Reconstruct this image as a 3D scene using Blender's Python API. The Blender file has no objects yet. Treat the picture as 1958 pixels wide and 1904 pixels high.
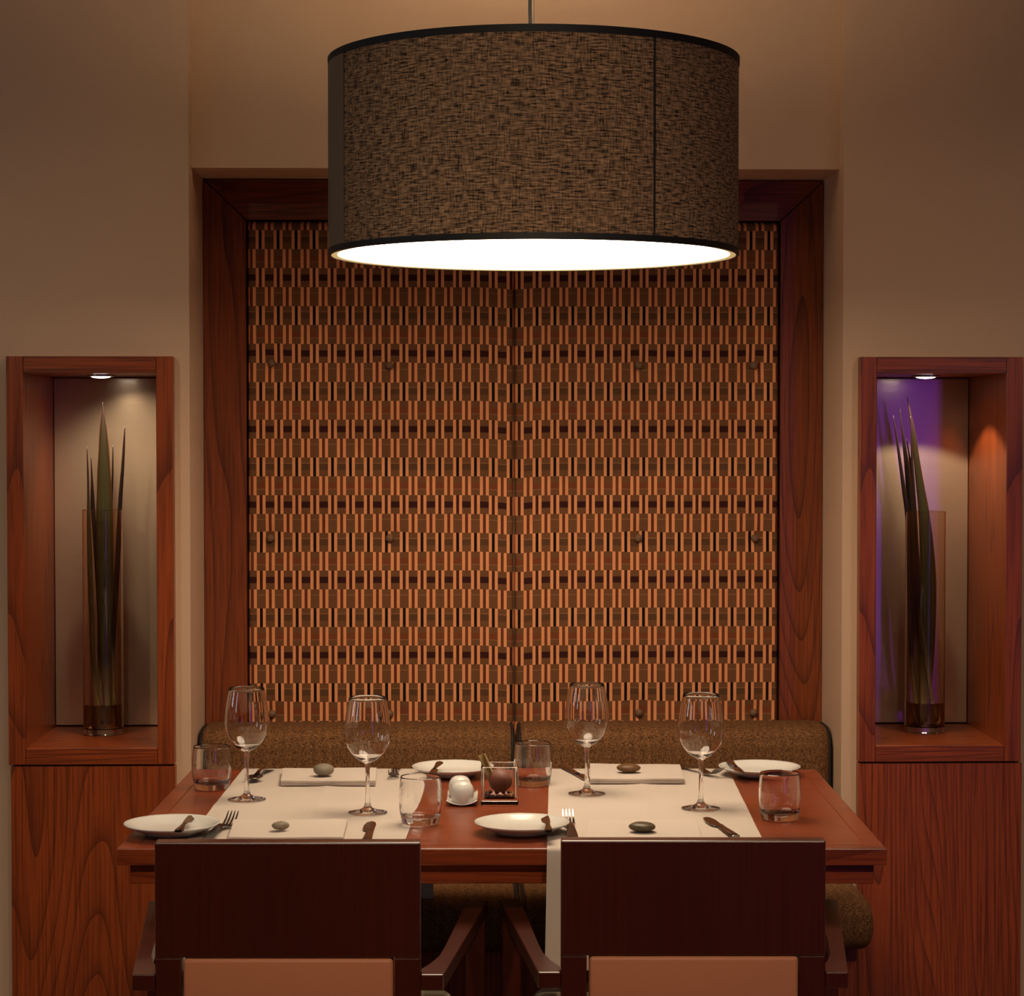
import bpy, bmesh, math, random
from mathutils import Vector, Matrix, Euler
random.seed(7)
sc = bpy.context.scene
COL = sc.collection
PI = math.pi

# ------------------------------------------------------------------ camera
W, H, F = 1958, 1904, 4200.0
CAM = Vector((0.0, -5.2, 1.48))
YAW, TILT = math.atan(99 / F), math.atan(127 / F)
cam_d = bpy.data.cameras.new('camera')
cam = bpy.data.objects.new('camera', cam_d)
COL.objects.link(cam)
cam.location = CAM
cam.rotation_euler = (PI / 2 - TILT, 0, -YAW)
cam_d.sensor_width = 36.0
cam_d.lens = F / W * 36.0
cam_d.clip_end = 60
sc.camera = cam
CM = Euler((PI / 2 - TILT, 0, -YAW)).to_matrix()


def ray(px, py):
    return CM @ Vector(((px - W / 2) / F, -(py - H / 2) / F, -1.0))


def on_y(px, py, Y):
    d = ray(px, py)
    return CAM + d * ((Y - CAM.y) / d.y)


def on_z(px, py, Z):
    d = ray(px, py)
    return CAM + d * ((Z - CAM.z) / d.z)


# ------------------------------------------------------------------ world, exposure
world = bpy.data.worlds.new('world')
sc.world = world
world.use_nodes = True
world.node_tree.nodes['Background'].inputs[0].default_value = (1.0, 0.8, 0.6, 1)
world.node_tree.nodes['Background'].inputs[1].default_value = 0.02
vs = sc.view_settings
vs.view_transform = 'Standard'
vs.look = 'None'
vs.gamma = 1.0
vs.use_curve_mapping = False
vs.exposure = 0.0
try:
    sc.cycles.use_denoising = True
    sc.cycles.max_bounces = 9
    sc.cycles.adaptive_threshold = 0.04
    sc.cycles.transmission_bounces = 9
    sc.cycles.glossy_bounces = 6
    sc.cycles.diffuse_bounces = 3
    sc.cycles.sample_clamp_indirect = 6.0
except Exception:
    pass

LAMP_L = 11.0          # radiance of the pendant diffuser
WARM = (1.0, 0.80, 0.57)
SPOT_W = 70.0         # added fill lamps on the ceiling
BULB_W = 10.0         # bulb inside the pendant
NICHE_W = 6.0         # niche LEDs


# ------------------------------------------------------------------ materials
def nt_new(name):
    m = bpy.data.materials.new(name)
    m.use_nodes = True
    nt = m.node_tree
    return m, nt, nt.nodes['Principled BSDF']


def nd(nt, t, **kw):
    n = nt.nodes.new(t)
    for k, v in kw.items():
        setattr(n, k, v)
    return n


def lk(nt, a, b):
    nt.links.new(a, b)


def mth(nt, op, a, b=None, c=None):
    n = nd(nt, 'ShaderNodeMath', operation=op)
    for i, v in enumerate((a, b, c)):
        if v is None:
            continue
        if isinstance(v, (int, float)):
            n.inputs[i].default_value = v
        else:
            lk(nt, v, n.inputs[i])
    return n.outputs[0]


def mixc(nt, f, a, b):
    n = nd(nt, 'ShaderNodeMix', data_type='RGBA')
    for i, v in ((0, f), (6, a), (7, b)):
        if isinstance(v, (int, float)):
            n.inputs[i].default_value = v
        elif isinstance(v, tuple):
            n.inputs[i].default_value = v if len(v) == 4 else v + (1,)
        else:
            lk(nt, v, n.inputs[i])
    return n.outputs[2]


def noise(nt, vec, scale, detail=2.0, rough=0.5):
    n = nd(nt, 'ShaderNodeTexNoise')
    n.inputs['Scale'].default_value = scale
    n.inputs['Detail'].default_value = detail
    n.inputs['Roughness'].default_value = rough
    lk(nt, vec, n.inputs['Vector'])
    return n.outputs['Fac']


def mapping(nt, vec, scale=(1, 1, 1), loc=(0, 0, 0), rot=(0, 0, 0)):
    n = nd(nt, 'ShaderNodeMapping')
    n.inputs['Scale'].default_value = scale
    n.inputs['Location'].default_value = loc
    n.inputs['Rotation'].default_value = rot
    lk(nt, vec, n.inputs['Vector'])
    return n.outputs[0]


def bump(nt, b, h, strength, dist):
    n = nd(nt, 'ShaderNodeBump')
    n.inputs['Strength'].default_value = strength
    n.inputs['Distance'].default_value = dist
    lk(nt, h, n.inputs['Height'])
    lk(nt, n.outputs[0], b.inputs['Normal'])


def plain(name, col, rough=0.5, metal=0.0, coat=0.0, spec=0.5, trans=0.0, ior=1.45, emit=None, es=0.0):
    m, nt, b = nt_new(name)
    b.inputs['Base Color'].default_value = tuple(col) + (1,)
    b.inputs['Roughness'].default_value = rough
    b.inputs['Metallic'].default_value = metal
    b.inputs['Coat Weight'].default_value = coat
    b.inputs['Specular IOR Level'].default_value = spec
    b.inputs['Transmission Weight'].default_value = trans
    b.inputs['IOR'].default_value = ior
    if emit:
        b.inputs['Emission Color'].default_value = tuple(emit) + (1,)
        b.inputs['Emission Strength'].default_value = es
    return m


def speckle(name, col, var, scale, rough=0.7, bs=0.2, bd=0.002, spec=0.4):
    """plain colour with fine noise in tone and relief"""
    m, nt, b = nt_new(name)
    tc = nd(nt, 'ShaderNodeTexCoord').outputs['Object']
    f = noise(nt, tc, scale, 3)
    c2 = tuple(min(1, c * (1 + var)) for c in col)
    c1 = tuple(c * (1 - var) for c in col)
    lk(nt, mixc(nt, f, c1, c2), b.inputs['Base Color'])
    b.inputs['Roughness'].default_value = rough
    b.inputs['Specular IOR Level'].default_value = spec
    bump(nt, b, f, bs, bd)
    return m


def wood(name, grain, dark, mid, light, rough=0.38, rings=48.0, seed=0.0, coat=0.15):
    """grain: 'x' or 'z', the axis the grain runs along"""
    m, nt, b = nt_new(name)
    tc = nd(nt, 'ShaderNodeTexCoord').outputs['Object']
    lo, hi = 0.085, 1.0
    s = (lo, hi, hi) if grain == 'x' else (hi, hi, lo)
    v = mapping(nt, tc, s, (seed, seed * 1.7, seed * 0.6))
    low = noise(nt, v, 2.6, 2.0, 0.45)
    ring = mth(nt, 'FRACT', mth(nt, 'MULTIPLY', low, rings))
    ring = mth(nt, 'POWER', ring, 5.0)
    fs = (1.2, 60, 60) if grain == 'x' else (60, 60, 1.2)
    v2 = mapping(nt, tc, fs, (seed, 0, 0))
    fine = noise(nt, v2, 4.0, 3, 0.6)
    broad = noise(nt, mapping(nt, tc, s, (3 + seed, 1, 2)), 1.6, 1)
    c = mixc(nt, mth(nt, 'MULTIPLY', broad, 1.0), mid, light)
    c = mixc(nt, mth(nt, 'MULTIPLY', ring, 0.75), c, dark)
    k = nd(nt, 'ShaderNodeMapRange')
    lk(nt, fine, k.inputs[0])
    k.inputs[1].default_value = 0.42
    k.inputs[2].default_value = 0.75
    k.inputs[3].default_value = 0.0
    k.inputs[4].default_value = 0.85
    c = mixc(nt, k.outputs[0], c, dark)
    lk(nt, c, b.inputs['Base Color'])
    b.inputs['Roughness'].default_value = rough
    b.inputs['Coat Weight'].default_value = coat
    b.inputs['Coat Roughness'].default_value = 0.25
    bump(nt, b, fine, 0.08, 0.001)
    return m


WD, WM, WL = (0.070, 0.011, 0.002), (0.27, 0.045, 0.007), (0.39, 0.075, 0.012)
M = {}
M['wood_v'] = wood('cherry_veneer_vertical', 'z', WD, WM, WL)
M['wood_v2'] = wood('cherry_veneer_vertical_b', 'z', WD, WM, WL, rings=56, seed=4.3)
M['wood_h'] = wood('cherry_veneer_horizontal', 'x', WD, WM, WL, seed=1.9)
M['wood_frame'] = wood('frame_veneer_vertical', 'z', (0.05, 0.009, 0.003), (0.22, 0.042, 0.008), (0.32, 0.070, 0.013), seed=2.2, rings=46)
M['wood_frame_h'] = wood('frame_veneer_horizontal', 'x', (0.05, 0.009, 0.003), (0.22, 0.042, 0.008), (0.32, 0.070, 0.013), seed=5.1, rings=46)
M['table'] = wood('table_veneer', 'x', (0.12, 0.02, 0.005), (0.215, 0.038, 0.010), (0.285, 0.058, 0.016), rough=0.3, rings=36, seed=7.7, coat=0.3)
M['table_edge'] = wood('table_lipping', 'x', (0.10, 0.016, 0.004), (0.225, 0.036, 0.009), (0.30, 0.055, 0.014), rough=0.3, rings=36, seed=0.7, coat=0.3)
M['table_edge_v'] = wood('table_lipping_end', 'z', (0.10, 0.016, 0.004), (0.225, 0.036, 0.009), (0.30, 0.055, 0.014), rough=0.3, rings=36, seed=0.3, coat=0.3)
M['oxblood'] = wood('oxblood_lacquer', 'z', (0.042, 0.0060, 0.0018), (0.066, 0.0090, 0.0026), (0.074, 0.0105, 0.0032), rough=0.3, rings=3, seed=3.1, coat=0.7)
M['wall'] = speckle('cream_plaster', (0.61, 0.405, 0.265), 0.05, 420, 0.75, 0.15, 0.001)
M['ceil'] = speckle('ceiling_paint', (0.50, 0.46, 0.41), 0.04, 300, 0.85, 0.1, 0.001)
M['room'] = speckle('room_paint', (0.42, 0.29, 0.19), 0.06, 60, 0.85, 0.1, 0.001)
M['floor'] = wood('floor_boards', 'x', (0.05, 0.02, 0.008), (0.12, 0.05, 0.02), (0.18, 0.08, 0.03), rough=0.45, seed=9)
M['glass'] = plain('clear_glass', (1, 1, 1), 0.0, trans=1.0, ior=1.46)
M['vase_glass'] = plain('vase_glass', (0.93, 0.86, 0.76), 0.0, trans=1.0, ior=1.40)
M['water'] = plain('vase_water', (0.42, 0.27, 0.12), 0.0, trans=1.0, ior=1.33)
M['porcelain'] = plain('white_porcelain', (0.66, 0.63, 0.58), 0.2, coat=0.4)
M['steel'] = plain('polished_steel', (0.28, 0.27, 0.26), 0.17, metal=1.0)
M['black'] = plain('black_trim', (0.008, 0.006, 0.005), 0.6)
M['cord'] = plain('black_cord', (0.006, 0.006, 0.006), 0.5)
M['wire'] = plain('steel_wire', (0.6, 0.6, 0.6), 0.3, metal=1.0)
M['cream_rim'] = plain('cream_ring', (0.75, 0.60, 0.34), 0.4, emit=(1.0, 0.70, 0.30), es=0.45)  # emission stands in for lamplight showing through the ring
M['diff'] = plain('opal_diffuser', (0.9, 0.9, 0.9), 0.5, emit=WARM, es=LAMP_L)
M['led'] = plain('led_lens', (0.9, 0.9, 0.9), 0.4, emit=(1.0, 0.93, 0.82), es=9.0)
M['bulb'] = plain('frosted_bulb', (0.9, 0.9, 0.9), 0.4, emit=WARM, es=6.0)
M['chrome'] = plain('brushed_chrome', (0.55, 0.52, 0.48), 0.25, metal=1.0)
M['lining'] = plain('shade_lining', (0.78, 0.74, 0.68), 0.8)
M['tan'] = speckle('tan_leather', (0.52, 0.185, 0.082), 0.06, 500, 0.5, 0.25, 0.001)
M['seat'] = speckle('cream_seat_leather', (0.70, 0.60, 0.40), 0.05, 400, 0.45, 0.2, 0.001)
M['linen'] = speckle('white_linen', (0.52, 0.435, 0.37), 0.04, 900, 0.85, 0.2, 0.0006)
M['linen2'] = speckle('napkin_linen', (0.55, 0.46, 0.395), 0.05, 1100, 0.85, 0.25, 0.0006)
M['stone_grey'] = speckle('grey_pebble', (0.20, 0.165, 0.115), 0.25, 90, 0.6, 0.3, 0.001)
M['stone_brown'] = speckle('brown_pebble', (0.13, 0.062, 0.022), 0.3, 70, 0.45, 0.2, 0.001)
M['stone_olive'] = speckle('olive_pebble', (0.085, 0.06, 0.028), 0.3, 80, 0.4, 0.2, 0.001)
M['stone_tan'] = speckle('tan_pebble', (0.22, 0.17, 0.11), 0.25, 90, 0.55, 0.2, 0.001)
M['stone_dark'] = speckle('dark_pebble', (0.03, 0.02, 0.012), 0.3, 90, 0.4, 0.2, 0.001)
M['ball'] = speckle('brown_wax', (0.16, 0.045, 0.022), 0.25, 60, 0.55, 0.2, 0.001)
M['bark'] = speckle('cinnamon_bark', (0.30, 0.19, 0.075), 0.3, 160, 0.8, 0.5, 0.001)
M['bits'] = speckle('dried_petal', (0.06, 0.02, 0.012), 0.4, 120, 0.8, 0.5, 0.001)
M['bits2'] = speckle('dried_seed_husk', (0.33, 0.15, 0.06), 0.3, 120, 0.8, 0.5, 0.001)
M['button'] = speckle('button_fabric', (0.17, 0.085, 0.04), 0.2, 500, 0.6, 0.3, 0.0006)
M['purple'] = plain('purple_neon', (0.2, 0.05, 0.5), 0.4, emit=(0.30, 0.06, 1.0), es=2.3)
M['daylight'] = plain('daylit_pane', (0.6, 0.7, 0.8), 0.3, emit=(0.70, 0.86, 1.0), es=4.5)
M['frame_paint'] = plain('window_frame_paint', (0.10, 0.06, 0.04), 0.5)


def brushed_panel():
    m, nt, b = nt_new('brushed_metal_laminate')
    tc = nd(nt, 'ShaderNodeTexCoord').outputs['Object']
    f = noise(nt, mapping(nt, tc, (5, 5, 60)), 5, 4, 0.6)
    g = noise(nt, tc, 5, 2)
    c = mixc(nt, mth(nt, 'MULTIPLY', f, 0.6), (0.78, 0.58, 0.39), (0.60, 0.44, 0.29))
    c = mixc(nt, mth(nt, 'MULTIPLY', g, 0.5), c, (0.62, 0.42, 0.28))
    lk(nt, c, b.inputs['Base Color'])
    b.inputs['Metallic'].default_value = 0.5
    b.inputs['Roughness'].default_value = 0.24
    b.inputs['Coat Weight'].default_value = 0.6
    b.inputs['Coat Roughness'].default_value = 0.08
    bump(nt, b, f, 0.12, 0.001)
    return m


M['niche_back'] = brushed_panel()


def shade_fabric():
    m, nt, b = nt_new('brown_linen_shade')
    uv = nd(nt, 'ShaderNodeUVMap').outputs[0]
    a = noise(nt, mapping(nt, uv, (45, 330, 1)), 1.0, 3, 0.6)
    v = noise(nt, mapping(nt, uv, (330, 45, 1)), 1.0, 3, 0.6)
    s = mth(nt, 'ADD', mth(nt, 'MULTIPLY', a, 0.65), mth(nt, 'MULTIPLY', v, 0.35))
    r = nd(nt, 'ShaderNodeMapRange')
    lk(nt, s, r.inputs[0])
    r.inputs[1].default_value = 0.40
    r.inputs[2].default_value = 0.66
    c = mixc(nt, r.outputs[0], (0.020, 0.012, 0.007), (0.58, 0.34, 0.18))
    lk(nt, c, b.inputs['Base Color'])
    b.inputs['Roughness'].default_value = 0.85
    b.inputs['Specular IOR Level'].default_value = 0.2
    bump(nt, b, s, 0.4, 0.001)
    return m


M['shade'] = shade_fabric()
M['shade_plain'] = speckle('brown_linen_overlap', (0.20, 0.14, 0.095), 0.15, 500, 0.85, 0.2, 0.001, 0.2)


def tweed(name, c1, c2, c3):
    m, nt, b = nt_new(name)
    tc = nd(nt, 'ShaderNodeTexCoord').outputs['Object']
    a = noise(nt, mapping(nt, tc, (1, 1, 0.35)), 430, 2, 0.7)
    v = noise(nt, mapping(nt, tc, (0.35, 0.35, 1)), 430, 2, 0.7)
    g1 = mth(nt, 'SINE', mth(nt, 'MULTIPLY', nd_sep(nt, tc, 0), 2 * PI / 0.0245))
    g2 = mth(nt, 'SINE', mth(nt, 'MULTIPLY', nd_sep(nt, tc, 2), 2 * PI / 0.0245))
    g = mth(nt, 'MULTIPLY', mth(nt, 'ADD', g1, g2), 0.010)
    s = mth(nt, 'ADD', mth(nt, 'ADD', mth(nt, 'MULTIPLY', a, 0.5), mth(nt, 'MULTIPLY', v, 0.5)), g)
    r = nd(nt, 'ShaderNodeValToRGB')
    e = r.color_ramp.elements
    e[0].position, e[0].color = 0.36, c1 + (1,)
    e[1].position, e[1].color = 0.66, c3 + (1,)
    n = e.new(0.5)
    n.color = c2 + (1,)
    lk(nt, s, r.inputs[0])
    lk(nt, r.outputs[0], b.inputs['Base Color'])
    b.inputs['Roughness'].default_value = 0.9
    b.inputs['Specular IOR Level'].default_value = 0.2
    bump(nt, b, s, 0.5, 0.0015)
    return m


def nd_sep(nt, vec, i):
    n = nd(nt, 'ShaderNodeSeparateXYZ')
    lk(nt, vec, n.inputs[0])
    return n.outputs[i]


M['tweed'] = tweed('brown_tweed', (0.035, 0.013, 0.004), (0.15, 0.064, 0.022), (0.30, 0.145, 0.055))
M['welt'] = speckle('black_welt', (0.012, 0.008, 0.006), 0.3, 400, 0.7)


def pattern_fabric(name, uoff):
    """woven check: blocks alternating with three thin bars, rows in a cycle of four"""
    m, nt, b = nt_new(name)
    uv = nd(nt, 'ShaderNodeUVMap').outputs[0]
    sep = nd(nt, 'ShaderNodeSeparateXYZ')
    lk(nt, uv, sep.inputs[0])
    u, v = sep.outputs[0], sep.outputs[1]
    row = mth(nt, 'FLOOR', v)
    even = mth(nt, 'SUBTRACT', 1.0, mth(nt, 'FLOORED_MODULO', row, 2.0))
    fu = mth(nt, 'FRACT', mth(nt, 'ADD', mth(nt, 'ADD', u, uoff), mth(nt, 'MULTIPLY', even, 0.5)))
    fv = mth(nt, 'FRACT', v)
    cyc = mth(nt, 'ADD', mth(nt, 'DIVIDE', mth(nt, 'FLOORED_MODULO', row, 4.0), 4.0), 0.05)

    def table(cols):
        r = nd(nt, 'ShaderNodeValToRGB')
        r.color_ramp.interpolation = 'CONSTANT'
        e = r.color_ramp.elements
        e[0].position, e[0].color = 0.0, cols[0] + (1,)
        e[1].position, e[1].color = 0.25, cols[1] + (1,)
        for i in (2, 3):
            x = e.new(i * 0.25)
            x.color = cols[i] + (1,)
        lk(nt, cyc, r.inputs[0])
        return r.outputs[0]
    blk = (0.180, 0.072, 0.028)
    bar_c = table([(0.135, 0.030, 0.012), (0.010, 0.004, 0.005), (0.16, 0.042, 0.016), (0.060, 0.015, 0.010)])
    mid_c = table([(0.180, 0.070, 0.027), (0.115, 0.050, 0.021), (0.20, 0.055, 0.020), (0.045, 0.010, 0.008)])
    third = mth(nt, 'MULTIPLY', mth(nt, 'GREATER_THAN', fv, 0.333), mth(nt, 'LESS_THAN', fv, 0.667))
    c_blk = mixc(nt, third, blk, mid_c)
    # a fine pale pick across the plainer blocks
    lp = table([(0.30, 0.30, 0.30), (0.30, 0.30, 0.30), (0.68, 0.68, 0.68), (5.0, 5.0, 5.0)])
    lpv = nd_sep(nt, lp, 0)
    line = mth(nt, 'LESS_THAN', mth(nt, 'ABSOLUTE', mth(nt, 'SUBTRACT', fv, lpv)), 0.018)
    c_blk = mixc(nt, mth(nt, 'MULTIPLY', line, 0.55), c_blk, (0.42, 0.20, 0.085))
    sidx = mth(nt, 'MULTIPLY', mth(nt, 'SUBTRACT', fu, 0.5), 6.0)
    mid_bar = mth(nt, 'MULTIPLY', mth(nt, 'GREATER_THAN', sidx, 1.0), mth(nt, 'LESS_THAN', sidx, 2.0))
    c_bar = mixc(nt, mid_bar, (0.78, 0.305, 0.120), bar_c)
    isblk = mth(nt, 'LESS_THAN', fu, 0.5)
    c = mixc(nt, isblk, c_bar, c_blk)
    w1 = noise(nt, mapping(nt, uv, (10, 3, 1)), 6.0, 3, 0.7)
    w2 = noise(nt, mapping(nt, uv, (3, 10, 1)), 6.0, 3, 0.7)
    w = mth(nt, 'ADD', mth(nt, 'MULTIPLY', w1, 0.5), mth(nt, 'MULTIPLY', w2, 0.5))
    k = nd(nt, 'ShaderNodeMapRange')
    lk(nt, w, k.inputs[0])
    k.inputs[1].default_value = 0.3
    k.inputs[2].default_value = 0.7
    k.inputs[3].default_value = 0.45
    k.inputs[4].default_value = 1.30
    amt = mth(nt, 'ADD', mth(nt, 'MULTIPLY', isblk, 0.6), 0.3)
    hs = nd(nt, 'ShaderNodeMix', data_type='RGBA', blend_type='MULTIPLY')
    lk(nt, amt, hs.inputs[0])
    lk(nt, c, hs.inputs[6])
    lk(nt, k.outputs[0], hs.inputs[7])
    lk(nt, hs.outputs[2], b.inputs['Base Color'])
    b.inputs['Roughness'].default_value = 0.85
    b.inputs['Specular IOR Level'].default_value = 0.15
    bump(nt, b, w, 0.25, 0.001)
    return m


M['pat_l'] = pattern_fabric('woven_check_a', 0.0)
M['pat_r'] = pattern_fabric('woven_check_b', 0.5)


def leaf_mat(name, hue):
    m, nt, b = nt_new(name)
    uv = nd(nt, 'ShaderNodeUVMap').outputs[0]
    u, v = nd_sep(nt, uv, 0), nd_sep(nt, uv, 1)
    n = noise(nt, mapping(nt, uv, (30, 1.5, 1)), 2.0, 3)
    c = mixc(nt, n, (0.012, 0.008, 0.003), hue)
    tip = nd(nt, 'ShaderNodeMapRange')
    lk(nt, v, tip.inputs[0])
    tip.inputs[1].default_value = 0.45
    tip.inputs[2].default_value = 0.1
    c = mixc(nt, tip.outputs[0], c, (0.016, 0.006, 0.004))
    root = nd(nt, 'ShaderNodeMapRange')
    lk(nt, v, root.inputs[0])
    root.inputs[1].default_value = 0.78
    root.inputs[2].default_value = 0.92
    c = mixc(nt, root.outputs[0], c, (0.42, 0.30, 0.11))
    ed = mth(nt, 'GREATER_THAN', mth(nt, 'ABSOLUTE', mth(nt, 'SUBTRACT', u, 0.5)), 0.44)
    c = mixc(nt, mth(nt, 'MULTIPLY', ed, 0.6), c, (0.26, 0.075, 0.03))
    lk(nt, c, b.inputs['Base Color'])
    b.inputs['Roughness'].default_value = 0.4
    return m


M['leaf_green'] = leaf_mat('flax_leaf_green', (0.10, 0.085, 0.022))
M['leaf_dark'] = leaf_mat('flax_leaf_dark', (0.018, 0.012, 0.006))


# ------------------------------------------------------------------ mesh helpers
class B:
    def __init__(self):
        self.bm = bmesh.new()
        self.uvl = None

    def quad(self, vs):
        return self.bm.faces.new([self.bm.verts.new(v) for v in vs])

    def box(self, x0, x1, y0, y1, z0, z1, bev=0.0, seg=1):
        r = bmesh.ops.create_cube(self.bm, size=1.0)
        for v in r['verts']:
            v.co = Vector(((x0 + x1) / 2 + v.co.x * (x1 - x0), (y0 + y1) / 2 + v.co.y * (y1 - y0), (z0 + z1) / 2 + v.co.z * (z1 - z0)))
        if bev:
            es = list({e for v in r['verts'] for e in v.link_edges})
            bmesh.ops.bevel(self.bm, geom=es, offset=bev, segments=seg, profile=0.5, affect='EDGES')
        return self

    def prism(self, poly, axis, a, b, bev=0.0, seg=1):
        """poly: 2D outline; extruded along axis from a to b"""
        def P(p, t):
            if axis == 'y':
                return (p[0], t, p[1])
            if axis == 'x':
                return (t, p[0], p[1])
            return (p[0], p[1], t)
        n = len(poly)
        lo = [self.bm.verts.new(P(p, a)) for p in poly]
        hi = [self.bm.verts.new(P(p, b)) for p in poly]
        fs = [self.bm.faces.new(lo), self.bm.faces.new(hi)]
        for i in range(n):
            fs.append(self.bm.faces.new((lo[i], lo[(i + 1) % n], hi[(i + 1) % n], hi[i])))
        if bev:
            es = list({e for f in fs for e in f.edges})
            bmesh.ops.bevel(self.bm, geom=es, offset=bev, segments=seg, profile=0.5, affect='EDGES')
        return self

    def lathe(self, prof, seg=48, c=(0, 0, 0)):
        rings = []
        for r, z in prof:
            if r < 1e-6:
                rings.append([self.bm.verts.new((c[0], c[1], c[2] + z))])
            else:
                rings.append([self.bm.verts.new((c[0] + r * math.cos(2 * PI * i / seg), c[1] + r * math.sin(2 * PI * i / seg), c[2] + z)) for i in range(seg)])
        for A, Bq in zip(rings, rings[1:]):
            if len(A) == 1 and len(Bq) == 1:
                continue
            for i in range(seg):
                j = (i + 1) % seg
                if len(A) == 1:
                    self.bm.faces.new((A[0], Bq[j], Bq[i]))
                elif len(Bq) == 1:
                    self.bm.faces.new((A[i], A[j], Bq[0]))
                else:
                    self.bm.faces.new((A[i], A[j], Bq[j], Bq[i]))
        return self

    def tube(self, pts, rad, seg=10, cap=True):
        pts = [Vector(p) for p in pts]
        rs = rad if isinstance(rad, (list, tuple)) else [rad] * len(pts)
        rings = []
        for i, p in enumerate(pts):
            t = (pts[min(i + 1, len(pts) - 1)] - pts[max(i - 1, 0)]).normalized()
            up = Vector((0, 0, 1)) if abs(t.z) < 0.9 else Vector((1, 0, 0))
            s = t.cross(up).normalized()
            q = s.cross(t).normalized()
            rings.append([self.bm.verts.new(p + (s * math.cos(2 * PI * k / seg) + q * math.sin(2 * PI * k / seg)) * rs[i]) for k in range(seg)])
        for A, Bq in zip(rings, rings[1:]):
            for k in range(seg):
                j = (k + 1) % seg
                self.bm.faces.new((A[k], A[j], Bq[j], Bq[k]))
        if cap:
            self.bm.faces.new(rings[0])
            self.bm.faces.new(rings[-1])
        return self

    def ring_tube(self, pts, rad, seg=8):
        pts = [Vector(p) for p in pts]
        n = len(pts)
        rings = []
        for i, p in enumerate(pts):
            t = (pts[(i + 1) % n] - pts[i - 1]).normalized()
            up = Vector((0, 0, 1)) if abs(t.z) < 0.9 else Vector((1, 0, 0))
            if abs(t.x) < 0.05:
                up = Vector((1, 0, 0))
            s = t.cross(up).normalized()
            q = s.cross(t).normalized()
            rings.append([self.bm.verts.new(p + (s * math.cos(2 * PI * k / seg) + q * math.sin(2 * PI * k / seg)) * rad) for k in range(seg)])
        for i in range(n):
            A, Bq = rings[i], rings[(i + 1) % n]
            for k in range(seg):
                j = (k + 1) % seg
                self.bm.faces.new((A[k], A[j], Bq[j], Bq[k]))
        return self

    def ball(self, c, r, sub=3, sc3=(1, 1, 1)):
        g = bmesh.ops.create_icosphere(self.bm, subdivisions=sub, radius=1.0)
        for v in g['verts']:
            v.co = Vector((c[0] + v.co.x * r * sc3[0], c[1] + v.co.y * r * sc3[1], c[2] + v.co.z * r * sc3[2]))
        return self

    def grid(self, nu, nv, fn, uvfn=None):
        vs = [[self.bm.verts.new(fn(i / nu, j / nv)) for j in range(nv + 1)] for i in range(nu + 1)]
        uvl = self.bm.loops.layers.uv.verify() if uvfn else None
        for i in range(nu):
            for j in range(nv):
                f = self.bm.faces.new((vs[i][j], vs[i + 1][j], vs[i + 1][j + 1], vs[i][j + 1]))
                if uvl:
                    for lp, (a, b) in zip(f.loops, ((i, j), (i + 1, j), (i + 1, j + 1), (i, j + 1))):
                        lp[uvl].uv = uvfn(a / nu, b / nv)
        return self

    def solidify(self, t):
        bmesh.ops.recalc_face_normals(self.bm, faces=self.bm.faces[:])
        bmesh.ops.solidify(self.bm, geom=self.bm.faces[:] + self.bm.edges[:] + self.bm.verts[:], thickness=t)
        return self

    def build(self, name, mat, parent=None, loc=(0, 0, 0), rz=0.0, smooth=False, auto=None, recalc=True):
        if recalc:
            bmesh.ops.recalc_face_normals(self.bm, faces=self.bm.faces[:])
        me = bpy.data.meshes.new(name)
        self.bm.to_mesh(me)
        self.bm.free()
        me.materials.append(M[mat] if isinstance(mat, str) else mat)
        if smooth:
            for p in me.polygons:
                p.use_smooth = True
            if auto:
                me.set_sharp_from_angle(angle=math.radians(auto))
        o = bpy.data.objects.new(name, me)
        COL.objects.link(o)
        o.location = loc
        o.rotation_euler = (0, 0, rz)
        if parent:
            o.parent = parent
        return o


def smooth_prof(p, n=3):
    out = []
    for i in range(len(p) - 1):
        a, b_, c, d = p[max(i - 1, 0)], p[i], p[i + 1], p[min(i + 2, len(p) - 1)]
        for k in range(n):
            t = k / n
            out.append(tuple(max(0.0, 0.5 * (2 * b_[j] + (c[j] - a[j]) * t + (2 * a[j] - 5 * b_[j] + 4 * c[j] - d[j]) * t * t + (3 * b_[j] - a[j] - 3 * c[j] + d[j]) * t ** 3)) for j in (0, 1)))
    out.append(p[-1])
    return out


def tag(o, label=None, cat=None, group=None, kind=None):
    if label:
        o['label'] = label
    if cat:
        o['category'] = cat
    if group:
        o['group'] = group
    if kind:
        o['kind'] = kind
    return o


def thing(name, loc, label, cat, group=None, rz=0.0):
    o = bpy.data.objects.new(name, None)
    o.empty_display_size = 0.1
    COL.objects.link(o)
    o.location = loc
    o.rotation_euler = (0, 0, rz)
    return tag(o, label, cat, group)


def copy_tree(o, parent=None):
    c = o.copy()
    COL.objects.link(c)
    c.parent = parent
    for ch in list(o.children):
        copy_tree(ch, c)
    return c


def struct(o, label=None):
    o['kind'] = 'structure'
    if label:
        o['label'] = label
    return o


# ------------------------------------------------------------------ the room
XL, XR = -0.638, 0.908            # sides of the recess
CEIL = 2.85
RX0, RX1, RY0, RY1 = -4.0, 4.4, -9.0, 0.5
ZS = 2.107                        # soffit of the recess

struct(B().box(RX0, RX1, RY0, RY1, -0.1, 0.0).build('floor', 'floor'), 'dark wooden floor under the table')
struct(B().box(RX0, RX1, RY0, RY1, CEIL, CEIL + 0.1).build('ceiling', 'ceil'), 'pale plaster ceiling above the pendant lamp')

NL = (-1.061, -0.673)             # niche frame, outer x
NR = (0.944, 1.330)
NZ0, NZ1 = 0.697, 1.656
FW = 0.039                        # frame member width
NFY, NBY = -0.035, 0.35


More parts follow.
